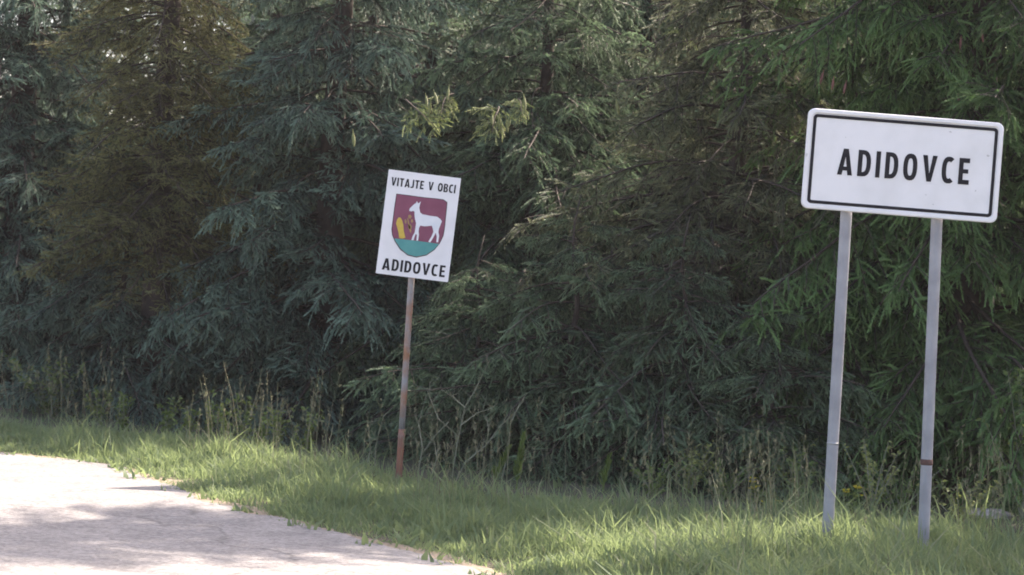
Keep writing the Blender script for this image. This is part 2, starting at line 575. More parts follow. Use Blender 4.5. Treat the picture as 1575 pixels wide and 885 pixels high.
far_row = ((75, 25.5, 'the dark spruce by the road bend'), (290, 24.5, 'the blue green spruce and the olive conifer'), (545, 24.0, 'the blue green spruce and the welcome sign'), (890, 24.0, 'the deep green spruce'),
           (1050, 23.5, 'the thin greyish spruce'), (1215, 22.5, 'the thin spruce and the town sign'), (1400, 22.5, 'the town sign'), (1560, 22.0, 'the fresh green spruce'))
for i, (px, D, beh) in enumerate(far_row):
    x, y = at(px, D)
    spruce('spruce_tree', x, y, 7.0, 1.8, 'norm', 'green', 'farthest dark spruce glimpsed behind ' + beh, seed=70 + i, step=0.21, group='spruces in the farthest row')
for i, (px, D, Ht, Lm, tone, lab) in enumerate(((735, 15.0, 1.7, 1.0, 'green', 'low young spruce behind the bare branching shrub'), (880, 14.5, 2.0, 1.15, 'green', 'low young spruce behind the slender spire weed'),
                                               (1050, 14.0, 1.9, 1.1, 'green', 'low young spruce in front of the thin greyish spruce'), (1195, 13.5, 1.5, .95, 'green', 'low young spruce just left of the town sign posts'))):
    x, y = at(px, D)
    spruce('spruce_tree', x, y, Ht, Lm, 'norm', tone, lab, seed=90 + i, step=.16, zlo=.15)
x, y = at(185, 17.7)
spruce('spruce_tree', x, y, 2.3, 1.35, 'norm', 'blue', 'low young blue green spruce at the foot of the olive conifer', seed=62, step=.17)
spruce('spruce_tree', 7.8, 12.4, 7.5, 2.0, 'norm', 'green', 'unseen roadside spruce added for shade beyond the town sign', seed=61)  # out-of-view spruce, added to shade the verge near the town sign
spruce('spruce_tree', 6.3, 13.5, 9.5, 2.2, 'norm', 'green', 'unseen deep green spruce added for shade past the fresh green spruce', seed=60)  # also unseen, placed and sized for its shadow on the right verge

# cones hanging in bunches from the ends of boughs
def cone(px, py, D, me_, key):
    o = link('cone', me_, trees[key])
    p = P(px, py, D) - trees[key].location
    o.location = p
    o.rotation_euler = (random.uniform(-.25, .25), random.uniform(-.25, .25), random.uniform(0, 6))
    s = random.uniform(0.65, 1.0)
    o.scale = (s, s, s)


for px, py in ((655, 148), (662, 160), (690, 136), (668, 143), (757, 178), (768, 181), (783, 178), (779, 185), (806, 150), (543, 205), (948, 155)):
    cone(px, py, 14.9 + random.uniform(-.1, .1), CONE_G, 't4')
for px, py in ((1266, 112), (1282, 122), (1301, 128), (1478, 60), (1474, 150), (1510, 48)):
    cone(px, py, 13.4 + random.uniform(-.1, .1), CONE_R, 't6')

# a few boughs of pale young shoots with sunlight put into their colour
for px, py, D, key, tone, sc_, az in ((640, 150, 15.0, 't4', 'sunlit_gold', .7, -1.2), (685, 140, 15.0, 't4', 'sunlit_gold', .5, -1.9), (770, 160, 15.0, 't4', 'sunlit_gold', .65, -1.5), (805, 150, 15.0, 't4', 'sunlit_gold', .42, -1.3),
                                      (1050, 30, 15.2, 't5', 'sunlit_gold', .5, -1.4), (1130, 25, 15.3, 't5', 'sunlit_gold', .4, -1.8), (1255, 95, 14.2, 't6', 'sunlit_gold', .5, -1.9), (1190, 180, 15.2, 't5', 'sunlit_gold', .4, -1.5),
                                      (1010, 230, 15.2, 't5', 'sunlit_gold', .35, -1.7), (180, 190, 17.0, 't2', 'sunlit_gold', .35, -1.4), (1530, 380, 13.6, 't6', 'sunlit_gold', .4, -1.4)):
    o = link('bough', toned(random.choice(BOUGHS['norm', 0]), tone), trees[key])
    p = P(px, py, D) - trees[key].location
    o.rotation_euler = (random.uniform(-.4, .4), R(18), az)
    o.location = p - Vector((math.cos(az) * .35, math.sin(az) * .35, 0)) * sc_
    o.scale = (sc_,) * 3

# ------------------------------------------------------------------ signs
M_WHITE = mat('white_sign_face', (0.81, 0.79, 0.81), 0.45, (0.69, 0.675, 0.68), 5.0, 12, 0.45, 0.85)
M_RIM = mat('white_sign_rim', (0.84, 0.84, 0.86), 0.4, (0.70, 0.69, 0.68), 22, 8, 0.62, 0.8)
M_BLACK = mat('black_print', (0.010, 0.009, 0.013), 0.7, (0.018, 0.017, 0.022), 25, spec=0.25)
M_POST = mat('grey_painted_steel', (0.34, 0.34, 0.37), 0.5, (0.27, 0.27, 0.295), 9, bump=0.15, bscale=40)
M_RUST = mat('rust', (0.15, 0.075, 0.06), 0.9, (0.10, 0.06, 0.055), 40, bump=0.5)
M_POLE = mat('grey_over_rust', (0.27, 0.265, 0.275), 0.5, (0.29, 0.14, 0.08), 4.5, 8, 0.46, 0.60, bump=0.3, bscale=60)
M_POLE_RED = mat('bare_rust_pole', (0.26, 0.11, 0.07), 0.8, (0.20, 0.15, 0.13), 9, 8, 0.45, 0.7, bump=0.3, bscale=60)
M_BACK = mat('bare_metal_back', (0.45, 0.45, 0.46), 0.4, metallic=0.8)
M_PLUM = mat('plum_print', (0.205, 0.045, 0.09), 0.5, (0.235, 0.06, 0.11), 12)
M_TEAL = mat('teal_print', (0.055, 0.27, 0.265), 0.5, (0.075, 0.31, 0.30), 12)
M_YEL = mat('yellow_print', (0.62, 0.44, 0.07), 0.5, (0.55, 0.36, 0.05), 30)
M_OCHRE = mat('ochre_print', (0.30, 0.17, 0.10), 0.5, (0.42, 0.26, 0.09), 40)
M_EMBW = mat('emblem_white', (0.79, 0.79, 0.82), 0.5, (0.70, 0.71, 0.76), 15)


def arc(cx, cz, rx, rz, a0, a1, n, p=0.8):
    out = []
    for i in range(n + 1):
        a = R(a0 + (a1 - a0) * i / n)
        c, s = math.cos(a), math.sin(a)
        out.append((cx + rx * math.copysign(abs(c) ** p, c), cz + rz * math.copysign(abs(s) ** p, s)))
    return out


S = 0.175
GLYPH = {
    'I': (0.175, [[(0, 0), (S, 0), (S, 1), (0, 1)]]),
    'E': (0.43, [[(0, 0), (.43, 0), (.43, S), (S, S), (S, .42), (.38, .42), (.38, .58), (S, .58), (S, 1 - S), (.42, 1 - S), (.42, 1), (0, 1)]]),
    'T': (0.48, [[(.24 - S / 2, 0), (.24 + S / 2, 0), (.24 + S / 2, 1 - S), (.48, 1 - S), (.48, 1), (0, 1), (0, 1 - S), (.24 - S / 2, 1 - S)]]),
    'V': (0.58, [[(.20, 0), (.38, 0), (.58, 1), (.395, 1), (.29, .30), (.185, 1), (0, 1)]]),
    'A': (0.60, [[(0, 0), (.185, 0), (.215, .17), (.385, .17), (.415, 0), (.60, 0), (.40, 1), (.20, 1)], [(.24, .32), (.30, .70), (.36, .32)]]),
    'D': (0.52, [[(0, 0)] + arc(.2, .5, .32, .5, -90, 90, 12) + [(0, 1)], [(S, S - .01)] + arc(.2, .5, .145, .335, -90, 90, 10) + [(S, 1 - S + .01)]]),
    'O': (0.56, [arc(.28, .5, .28, .51, 0, 345, 23), arc(.28, .5, .105, .33, 0, 345, 23)]),
    'C': (0.48, [arc(.28, .5, .28, .51, 52, 308, 18) + arc(.28, .5, .105, .33, 300, 60, 14)]),
    'J': (0.36, [[(.36, 1), (.185, 1), (.185, .27)] + arc(.13, .25, .055, .10, 0, -90, 5)[1:] + [(0, .15), (0, .01)] + arc(.12, .25, .24, .26, -90, 0, 7)]),
    'B': (0.50, [[(0, 0)] + arc(.24, .27, .26, .27, -90, 70, 8) + [(.40, .52)] + arc(.23, .75, .245, .25, -60, 90, 8) + [(0, 1)],
                 [(S, .15)] + arc(.25, .29, .085, .14, -90, 90, 6) + [(S, .43)], [(S, .59)] + arc(.24, .72, .075, .13, -90, 90, 6) + [(S, .85)]]),
}


def flat(name, loops, y, m, parent, thick=0.0015):
    """a thin raised print: polygon with holes in the sign's plane"""
    tri = tessellate_polygon([[Vector((x, z, 0)) for x, z in lp] for lp in loops])
    pts = [p for lp in loops for p in lp]
    b = MB()
    b.v = [(x, y, z) for x, z in pts] + [(x, y + thick, z) for x, z in pts]
    n = len(pts)
    for t in tri:
        i, j, k = t
        (x0, z0), (x1, z1), (x2, z2) = pts[i], pts[j], pts[k]
        if (x1 - x0) * (z2 - z0) - (x2 - x0) * (z1 - z0) < 0:
            i, j, k = i, k, j
        b.f.append((i, j, k)); b.m.append(0)
    s = 0
    for lp in loops:
        L_ = len(lp)
        for i in range(L_):
            a_, c_ = s + i, s + (i + 1) % L_
            b.f.append((a_, a_ + n, c_ + n, c_)); b.m.append(0)
        s += L_
    return b.build(name, m, parent)


def text(word, x0, x1, z0, cap, y, parent, gap=0.14, wid=1.0):
    total = sum((GLYPH[c][0] if c != ' ' else 0.30) + gap for c in word) - gap
    sx = (x1 - x0) / total
    x = x0
    for c in word:
        if c == ' ':
            x += (0.30 + gap) * sx
            continue
        w_, loops = GLYPH[c]
        flat('letter', [[(x + px * sx, z0 + pz * cap) for px, pz in lp] for lp in loops], y, M_BLACK, parent)
        x += (w_ + gap) * sx


def rrect(x0, x1, z0, z1, r, n=6):
    out = []
    for cx, cz, a in ((x1 - r, z0 + r, -90), (x1 - r, z1 - r, 0), (x0 + r, z1 - r, 90), (x0 + r, z0 + r, 180)):
        for i in range(n + 1):
            t = R(a + 90 * i / n)
            out.append((cx + r * math.cos(t), cz + r * math.sin(t)))
    return out


def loft(name, rings, m, parent, back=True):
    """rings: list of (outline, y) from back to front, same count; front ring capped"""
    b = MB()
    n = len(rings[0][0])
    for o, y in rings:
        b.v += [(x, y, z) for x, z in o]
    for i in range(len(rings) - 1):
        for k in range(n):
            k2 = (k + 1) % n
            b.f.append((i * n + k, i * n + k2, (i + 1) * n + k2, (i + 1) * n + k)); b.m.append(0)
    b.f.append(tuple((len(rings) - 1) * n + k for k in range(n))); b.m.append(0)
    if back:
        b.f.append(tuple(range(n))[::-1]); b.m.append(0)
    return b.build(name, m, parent, False)


# --- town sign: measured in the photograph as 303 x 155 px, a 1.0 x 0.51 m board
D1 = 10.45
BW, BH = 1.0, 0.512
base1 = P(1345, 852, D1); base1.z = 0.04
town = empty('town_sign', base1)
tag(town, 'white rectangular town sign reading ADIDOVCE on two grey posts', 'sign')
bc = P(1388, 255, D1)
board = loft('board', [(rrect(-BW / 2, BW / 2, -BH / 2, BH / 2, .035), .012),
                       (rrect(-BW / 2, BW / 2, -BH / 2, BH / 2, .035), -.008),
                       (rrect(-BW / 2 + .004, BW / 2 - .004, -BH / 2 + .004, BH / 2 - .004, .033), -.012),
                       (rrect(-BW / 2 + .020, BW / 2 - .020, -BH / 2 + .020, BH / 2 - .020, .026), -.012),
                       (rrect(-BW / 2 + .026, BW / 2 - .026, -BH / 2 + .026, BH / 2 - .026, .022), -.006)], M_WHITE, town)
board.location = bc - base1
board.rotation_euler = (0, R(1.35), 0)
i0, i1 = .028, .044
flat('border_line', [rrect(-BW / 2 + i0, BW / 2 - i0, -BH / 2 + i0, BH / 2 - i0, .020), rrect(-BW / 2 + i1, BW / 2 - i1, -BH / 2 + i1, BH / 2 - i1, .008)[::-1]], -.0085, M_BLACK, board)
text('ADIDOVCE', -.5 + .169, -.5 + .842, BH / 2 - .640 * BH, .262 * BH, -.0085, board, gap=.20)
# small scuffs on the face
M_SCUFF = mat('worn_scuff', (0.50, 0.49, 0.49), 0.7, (0.62, 0.61, 0.62), 60)
for k, (sx, sz, w_) in enumerate(((.43, .085, .008), (.13, -.14, .006), (.23, .19, .007), (.17, -.185, .005), (-.30, .12, .004), (.38, -.10, .005))):
    rr = random.Random(k)
    flat('scuff', [[(sx + w_ * rr.uniform(.4, 1.3) * math.cos(t * .9), sz + w_ * rr.uniform(.3, 1) * math.sin(t * .9)) for t in range(7)]], -.0072, M_SCUFF, board, .001)
flat('edge_chip', [[(-.5, .02), (-.491, .026), (-.488, .015), (-.494, .006), (-.5, .009)]], -.0135, M_SCUFF, board, .0016)
for (px0, py0), (px1, py1), zt in (((1302, 322), (1271, 850), 0), ((1441, 336), (1419, 866), 1)):
    b0 = P(px1, py1, D1 + 0.06); top = P(px0, py0, D1 + 0.048)
    b0.z = -0.1
    up_ = (top - b0).normalized()
    top2 = top + up_ * 0.36
    mb = MB()
    pts = [b0 + (top2 - b0) * k / 8 for k in range(9)]
    mb.tube([p - base1 for p in pts], 0.0295, 20)
    post = mb.build('post', M_POST, town, True)
    cp = MB()
    cp.tube([top2 - base1 - up_ * .001, top2 - base1 + up_ * .012], [0.031, 0.027], 20)
    cp.build('post_cap', M_BACK, post, True)
    for hgt in (0.08, 0.29):
        c = top + up_ * hgt - base1
        cl = MB()
        cl.tube([c - up_ * .015, c + up_ * .015], 0.0325, 16)
        cl.build('clamp', M_BACK, post, True)
    if zt:
        k = b0 + up_ * ((P(1425, 711, D1 + .05).z - b0.z) / up_.z) - base1
        rb = MB()
        rb.tube([k - up_ * .015, k - up_ * .008, k + up_ * .008, k + up_ * .015], [.0298, .0318, .0318, .0298], 20)
        rb.build('joint_ring', M_RUST, post, True)
    else:
        k = b0 + up_ * ((P(1281, 682, D1 + .05).z - b0.z) / up_.z) - base1
        rb = MB()
        rb.tube([k - up_ * .004, k + up_ * .004], .0315, 20)
        rb.build('wire_tie', M_BACK, post, True)

# --- welcome sign, 112 x 161 px
D2 = 13.1
s2 = D2 / F
SW, SH = 112 * s2, 161 * s2
pb = P(612, 752, D2 + .03); pb.z = -0.1
welcome = empty('welcome_sign', Vector((pb.x, pb.y, 0.03)))
tag(welcome, 'white welcome sign with coat of arms on one rusty pole', 'sign')
c2 = P(643.5, 347.5, D2)
wb = loft('board', [(rrect(-SW / 2, SW / 2, -SH / 2, SH / 2, .004, 2), .003), (rrect(-SW / 2, SW / 2, -SH / 2, SH / 2, .004, 2), -.003)], M_WHITE, welcome)
wb.location = c2 - welcome.location
wb.rotation_euler = (0, R(4.0), 0)
TL, EXv, EYv = np.array([597., 260.]), np.array([111., 15.]), np.array([-18.5, 160.])
INV = np.linalg.inv(np.stack([EXv, EYv], 1))


def emb(pts):
    out = []
    for x, y in pts:
        s_, t_ = INV @ (np.array([600 + x / 8.05, 290 + y / 8.05]) - TL)
        out.append(((s_ - .5) * SW, (.5 - t_) * SH))
    return out


shield = [(80, 70), (230, 90), (400, 115), (560, 132), (650, 145), (695, 178), (690, 260), (680, 360), (668, 500), (652, 590), (610, 680), (545, 760), (450, 825), (330, 850), (225, 825), (130, 750), (65, 650), (32, 570), (25, 500), (38, 400), (55, 250)]
sh = emb(shield)
cx_ = sum(p[0] for p in sh) / len(sh); cz_ = sum(p[1] for p in sh) / len(sh)
flat('shield_outline', [[(cx_ + (x - cx_) * 1.025, cz_ + (z - cz_) * 1.02) for x, z in sh]], -.0045, M_BLACK, wb)
shp = flat('shield', [sh], -.006, M_PLUM, wb)
flat('shield_base', [emb([(54, 618), (200, 634), (400, 660), (606, 690), (545, 758), (450, 822), (330, 846), (225, 821), (132, 746), (70, 652)])], -.0075, M_TEAL, wb)
deer = [(233, 278), (240, 248), (290, 198), (318, 180), (328, 158), (340, 182), (352, 184), (378, 160), (366, 198), (358, 240), (370, 300), (400, 322), (500, 343), (580, 353), (622, 385), (638, 412), (622, 455), (602, 505), (597, 545), (607, 590), (594, 672), (572, 668), (577, 600), (563, 552), (545, 592), (512, 650), (497, 672), (474, 662), (510, 600), (535, 540), (527, 500), (515, 465), (430, 472), (372, 462), (357, 492), (352, 540), (357, 572), (348, 648), (325, 648), (332, 582), (318, 562), (302, 602), (292, 642), (264, 640), (280, 590), (304, 545), (314, 480), (320, 430), (306, 380), (300, 330), (300, 292), (285, 278), (260, 285)]
flat('deer_emblem', [emb(deer)], -.009, M_EMBW, wb)
flat('sheaf_emblem', [emb([(105, 358), (130, 362), (150, 400), (163, 450), (170, 530), (190, 612), (150, 622), (113, 612), (105, 550), (90, 490), (73, 435), (83, 390)])], -.009, M_YEL, wb)
for bl in ([(225, 330), (250, 325), (265, 350), (250, 375), (222, 365)], [(178, 385), (195, 380), (205, 410), (192, 440), (180, 420)], [(225, 450), (250, 440), (272, 470), (262, 500), (230, 505), (218, 480)], [(258, 385), (276, 380), (284, 410), (268, 430), (256, 412)], [(210, 370), (222, 366), (240, 455), (262, 520), (255, 560), (240, 520), (222, 450)]):
    flat('leaf_emblem', [emb(bl)], -.009, M_OCHRE, wb)
text('VITAJTE V OBCI', (.055 - .5) * SW, (.945 - .5) * SW, (.5 - .150) * SH, .080 * SH, -.0045, wb, gap=.12)
text('ADIDOVCE', (.075 - .5) * SW, (.945 - .5) * SW, (.5 - .958) * SH, .112 * SH, -.0045, wb, gap=.13)
ptop = P(633, 425, D2 + .026)
u2 = (ptop - pb).normalized()
ptop2 = ptop + u2 * (SH * 0.9)
cut = pb + (ptop - pb) * 0.30
for nm, a_, b_, m_ in (('pole', cut, ptop2, M_POLE), ('pole_foot', pb, cut + u2 * .01, M_POLE_RED)):
    mb = MB()
    mb.tube([a_ + (b_ - a_) * k / 8 - welcome.location for k in range(9)], 0.0205 if nm == 'pole' else 0.0212, 16)
    mb.build(nm, m_, welcome, True)
for hgt in (.12, .5):
    c = ptop + u2 * hgt - welcome.location
    cl = MB(); cl.tube([c - u2 * .012, c + u2 * .012], .0228, 14)
    cl.build('clamp', M_BACK, welcome, True)

# ------------------------------------------------------------------ grass
def in_view(x, y, margin):
    inv = np.array(CAM.inverted())
    p = np.stack([x, y, np.full_like(x, 0.15), np.ones_like(x)], -1) @ inv.T
    d = -p[:, 2]
    return (d > 5) & (np.abs(p[:, 0] / d) < W / 2 / F + margin) & (p[:, 1] / d > -H / 2 / F - margin * 0.5)


def blades(n, hgt_fn, dens_fn, box, seed, wid=0.0034):
    r = np.random.default_rng(seed)
    x = r.uniform(box[0], box[1], n); y = r.uniform(box[2], box[3], n)
    e = dist_edge(x, y)
    k = (e > -0.12) & in_view(x, y, 0.035)
    x, y, e = x[k], y[k], e[k]
    k = r.uniform(0, 1, len(x)) < dens_fn(x, y, e)
    x, y, e = x[k], y[k], e[k]
    h = hgt_fn(x, y, e) * r.uniform(0.35, 1.0, len(x)) * (1 + 0.45 * (r.uniform(0, 1, len(x)) < .12)) * np.clip(1 + .45 * wob(x * 4.3 + 2, y * 4.1), .45, 1.5)
    n = len(x)
    z = ground_z(x, y) - 0.01
    a = r.uniform(0, 2 * math.pi, n)
    lean = r.uniform(0.05, 1.0, n) ** 1.2 * h
    lx, ly = np.cos(a) * lean - 0.06 * h, np.sin(a) * lean
    fa = r.uniform(0, math.pi, n)
    w = wid * r.uniform(0.6, 1.5, n)
    wx, wy = np.cos(fa) * w, np.sin(fa) * w
    B = np.stack([x, y, z], -1)
    def lv(f, wf, s):
        return B + np.stack([lx * f ** 1.9 + s * wx * wf, ly * f ** 1.9 + s * wy * wf, h * f * (1 - 0.18 * f)], -1)
    V = np.stack([lv(0, .8, -1), lv(0, .8, 1), lv(.5, .9, -1), lv(.5, .9, 1), lv(1, 0, 0)], 1)
    o = np.arange(n)[:, None] * 5
    loops = (o + np.array([[0, 1, 3, 2, 2, 3, 4]])).ravel()
    starts = (np.arange(n)[:, None] * 7 + np.array([[0, 4]])).ravel()
    t = np.clip(0.42 + 0.2 * wob(x * .8, y * .8) + r.normal(0, .18, n) + (r.uniform(0, 1, n) < .05) * .5, 0, 1)
    return V.reshape(-1, 3), loops, starts, np.repeat(t, 5)


def belt(x):
    """width of the grassy verge: narrow on the left, wider round the town sign"""
    return 1.3 + 1.0 * np.clip((x + 0.1) / 1.5, 0, 1) + 1.0 * np.clip((x - 1.2) / 0.8, 0, 1)


def h_fn(x, y, e):
    b = 0.05 + 0.10 * np.clip(e / 0.8, 0, 1) + 0.035 * wob(x * 1.3, y * 1.1)
    return np.clip(b, .035, .4) * np.clip(1.25 - (e - belt(x) + .5) / 1.2, .4, 1)


def d_fn(x, y, e):
    return np.clip((e + .09 * wob(x * 7 + 2, y * 6.5)) / 0.12 + .15, 0, 1) * np.clip(1.1 - (e - belt(x)) / 0.55, 0.03, 1) * np.clip(0.7 + 0.5 * wob(x * 2.2, y * 2.2), 0.3, 1)


v, lo_, st_, tt = blades(950000, h_fn, d_fn, (-7, 6, 8, 20), 5)
v2, lo2, st2, tt2 = blades(260000, lambda x, y, e: .15 + .13 * np.clip(wob(x * 3.1 + 1, y * 2.9), 0, 1) + .05 * np.clip(x - .2, 0, 1),
                           lambda x, y, e: (wob(x * 3.1 + 1, y * 2.9) > .12 - .5 * np.clip(x - .2, 0, 1)) * np.clip(e / .8 - .3, 0, .6) * np.clip(1.3 - (e - belt(x)) / 0.5, 0.02, 1), (-7, 6, 8, 20), 9, 0.0042)
tt2 = np.clip(tt2 + .2, 0, 1)
for bx in (P(1271, 850, D1), P(1419, 866, D1), P(612, 752, D2)):          # uncut grass round the feet of the posts
    v4, lo4, st4, tt4 = blades(420, lambda x, y, e: np.full_like(x, .21), lambda x, y, e: np.exp(-((x - bx.x) ** 2 + (y - bx.y) ** 2) / .03), (bx.x - .3, bx.x + .3, bx.y - .35, bx.y + .25), 31, 0.004)
    st2 = np.concatenate([st2, st4 + len(lo2)]); lo2 = np.concatenate([lo2, lo4 + len(v2)])
    v2 = np.concatenate([v2, v4]); tt2 = np.concatenate([tt2, tt4 + .1])
# broader weed leaves low in the sward
v3, lo3, st3, tt3 = blades(120000, lambda x, y, e: .07 + .05 * np.clip(wob(x * 5.1, y * 4.7 + 3), 0, 1), lambda x, y, e: (wob(x * 5.1, y * 4.7 + 3) > .2) * .55 * np.clip(1.2 - (e - belt(x)) / .6, .1, 1), (-7, 6, 8, 20), 12, 0.012)
tt3 = tt3 * .75
st2 = np.concatenate([st2, st3 + len(lo2)]); lo2 = np.concatenate([lo2, lo3 + len(v2)])
v2 = np.concatenate([v2, v3]); tt2 = np.concatenate([tt2, tt3])
st_ = np.concatenate([st_, st2 + len(lo_)])
lo_ = np.concatenate([lo_, lo2 + len(v)])
v = np.concatenate([v, v2]); tt = np.concatenate([tt, tt2])
grass = link('grass', np_mesh('grass', v, lo_, st_, [M_GRASS], attr=tt))
tag(grass, 'long green roadside grass covering the verge', 'grass', kind='stuff')

# seed stalks standing above the grass
M_STALK = mat('dry_stalk', (0.20, 0.18, 0.11), 0.8, (0.11, 0.125, 0.06), 6)
M_DRYBARK = mat('pale_dry_stem', (0.25, 0.25, 0.18), 0.85, (0.16, 0.17, 0.11), 10)
mb = MB()
r = random.Random(77)
cnt = 0
while cnt < 380:
    x, y = r.uniform(-6, 5), r.uniform(8.5, 18)
    e = float(dist_edge(np.array(x), np.array(y)))
    if e < 0.7 or e > 4.2 or not in_view(np.array([x]), np.array([y]), .03)[0]:
        continue
    if r.random() > (math.exp(-((e - float(belt(np.array(x))) - .1) / .7) ** 2) + 0.08) * max(0, float(wob(np.array(x * 1.9 + 4), np.array(y * 1.7)))) * 1.6:
        continue
    cnt += 1
    z = float(ground_z(np.array(x), np.array(y)))
    h = r.uniform(.22, .66)
    dx, dy = r.uniform(-.16, .1) * h * 1.5, r.uniform(-.12, .12) * h
    pts = [(x + dx * f * f, y + dy * f * f, z + h * f) for f in (0, .35, .7, 1)]
    mb.tube(pts, [.0016, .0014, .0011, .0008], 3, cap=False)
    tp = Vector(pts[-1])
    for _ in range(7):
        q0 = tp - Vector((dx * .2, dy * .2, h * r.uniform(0, .28)))
        d = Vector((r.uniform(-1, 1), r.uniform(-1, 1), r.uniform(.4, 1.6))).normalized() * r.uniform(.012, .03)
        s = d.cross(Vector((r.uniform(-1, 1), 1, .2))).normalized() * .003
        mb.poly([q0 - s, q0 + s, q0 + d + s * .5, q0 + d - s * .5])
seed = mb.build('seed_grass', M_STALK)
tag(seed, 'thin dry seed stalks scattered through the verge grass', 'grass', kind='stuff')

# ------------------------------------------------------------------ weeds and shrubs
M_LEAF = mat('shrub_leaf', (0.12, 0.20, 0.05), 0.5, (0.18, 0.23, 0.07), 9, transl=0.4, rnd=0.15)
M_LEAF_SUNLIT = mat('sunlit_pale_leaf', (0.34, 0.36, 0.13), 0.5, (0.22, 0.27, 0.08), 9, transl=0.45)  # pale colour stands in for sunlit glints on shaded undergrowth leaves
M_YFLOWER = mat('yellow_petal', (0.62, 0.50, 0.03), 0.6, (0.50, 0.42, 0.04), 30, transl=0.3)
M_WEED = mat('weed_leaf', (0.17, 0.23, 0.055), 0.55, (0.12, 0.18, 0.045), 20, transl=0.4)


def leaf(b, p, d, l, w, r, mi=0):
    d = Vector(d).normalized()
    s = d.cross(Vector((r.uniform(-1, 1), r.uniform(-1, 1), r.uniform(.2, 1)))).normalized()
    n = s.cross(d)
    p = Vector(p)
    a, m_, t_ = p, p + d * l * .5 + n * l * .07, p + d * l - n * l * .08
    b.poly([a, p + d * l * .3 + s * w * .45, m_ + s * w * .5, t_], mi)
    b.poly([a, t_, m_ - s * w * .5, p + d * l * .3 - s * w * .45], mi)


def leafy(name, loc, hgt, spread, nst, nleaf, lsize, mleaf, label, cat, seed, group=None, droop=.2):
    r = random.Random(seed)
    t = empty(name, loc)
    tag(t, label, cat, group)
    st, lf = MB(), MB()
    for _ in range(nst):
        a = r.uniform(0, 6.28); h = hgt * r.uniform(.6, 1.05); k = spread * r.uniform(.2, 1)
        pts = [Vector((math.cos(a) * k * f ** 1.3, math.sin(a) * k * f ** 1.3, h * f - .02 - droop * h * f ** 3 * .3)) for f in (0, .2, .4, .6, .8, 1)]
        st.tube(pts, [.006 * hgt + .001, .005 * hgt + .001, .004 * hgt + .001, .003 * hgt + .001, .002, .001], 4, cap=False)
        for _ in range(nleaf):
            f = r.uniform(.15, 1) * 5
            i = min(4, int(f)); p = pts[i].lerp(pts[i + 1], f - i)
            d = Vector((r.uniform(-1, 1), r.uniform(-1, 1), r.uniform(-.6, .7)))
            leaf(lf, p, d, lsize * r.uniform(.6, 1.3), lsize * r.uniform(.35, .6), r)
    st.build('stem', M_DRYBARK, t)
    lf.build('foliage', mleaf, t)
    return t


def gz(p):
    return Vector((p.x, p.y, float(ground_z(np.array(p.x), np.array(p.y)))))


leafy('leafy_shrub', gz(P(75, 640, 17.0)), .55, .45, 16, 22, .055, M_LEAF, 'low broadleaf shrub under the spruces by the road bend', 'shrub', 5)
leafy('leafy_shrub', gz(P(1572, 800, 12.7)), 1.0, .3, 16, 34, .045, M_LEAF, 'tall bright leafy shrub beside the fresh green spruce', 'shrub', 6)
UG = 'low undergrowth plants beneath the thin spruce'
for i, (px, D, h) in enumerate(((1010, 13.0, .3), (1060, 13.2, .4), (1115, 13.0, .3), (1190, 13.2, .45), (1235, 12.8, .4), (1345, 12.5, .5), (1390, 12.7, .4), (1480, 12.3, .35))):
    leafy('undergrowth_plant', gz(P(px, 700, D)), h, .3, 12, 20, .035, M_LEAF_SUNLIT if i % 2 else M_LEAF, 'low leafy undergrowth plant at the foot of the spruces', 'plant', 20 + i, UG)


for i, (px, D, h) in enumerate(((285, 14.9, .3), (318, 15.0, .42), (345, 14.7, .36), (372, 14.9, .46), (398, 14.6, .38), (425, 14.8, .4), (250, 15.6, .34), (470, 14.6, .34), (150, 16.2, .36), (190, 16.0, .3))):
    leafy('verge_weed', gz(P(px, 690, D)), h, .16, 7, 16, .045, M_WEED, 'leafy green weed among the grass between road bend and spruces', 'weed', 50 + i, 'weeds on the verge by the road bend', droop=.05)


def yellow_weed(px, py, D, label, seed):
    r = random.Random(seed)
    top = P(px, py, D)
    g = gz(top)
    t = empty('yellow_flower', g)
    tag(t, label, 'flower')
    h = top.z - g.z
    st, lf, fl = MB(), MB(), MB()
    st.tube([(0, 0, -.02), (.01, 0, h * .5), (0, .01, h)], [.004, .003, .002], 5)
    for _ in range(22):
        z = r.uniform(.1, .85) * h
        leaf(lf, (0, 0, z), (r.uniform(-1, 1), r.uniform(-1, 1), r.uniform(-.2, .6)), .08, .02, r)
    for _ in range(5):
        c = Vector((r.uniform(-.05, .05), r.uniform(-.04, .04), h + r.uniform(-.05, .02)))
        st.tube([(0, 0, h * .8), c], .0015, 3, cap=False)
        for k in range(7):
            a = k / 7 * 6.28
            leaf(fl, c, (math.cos(a), math.sin(a), r.uniform(.1, .5)), .03, .014, r)
    st.build('stem', M_WEED, t); lf.build('foliage', M_WEED, t); fl.build('blossom', M_YFLOWER, t)


yellow_weed(1166, 742, 12.9, 'yellow flowering weed in the grass between the two signs', 1)
yellow_weed(1312, 752, 12.4, 'yellow flowering weed just behind the posts of the town sign', 2)
yellow_weed(1188, 777, 12.6, 'small low yellow flower sunk among the grass tips', 3)


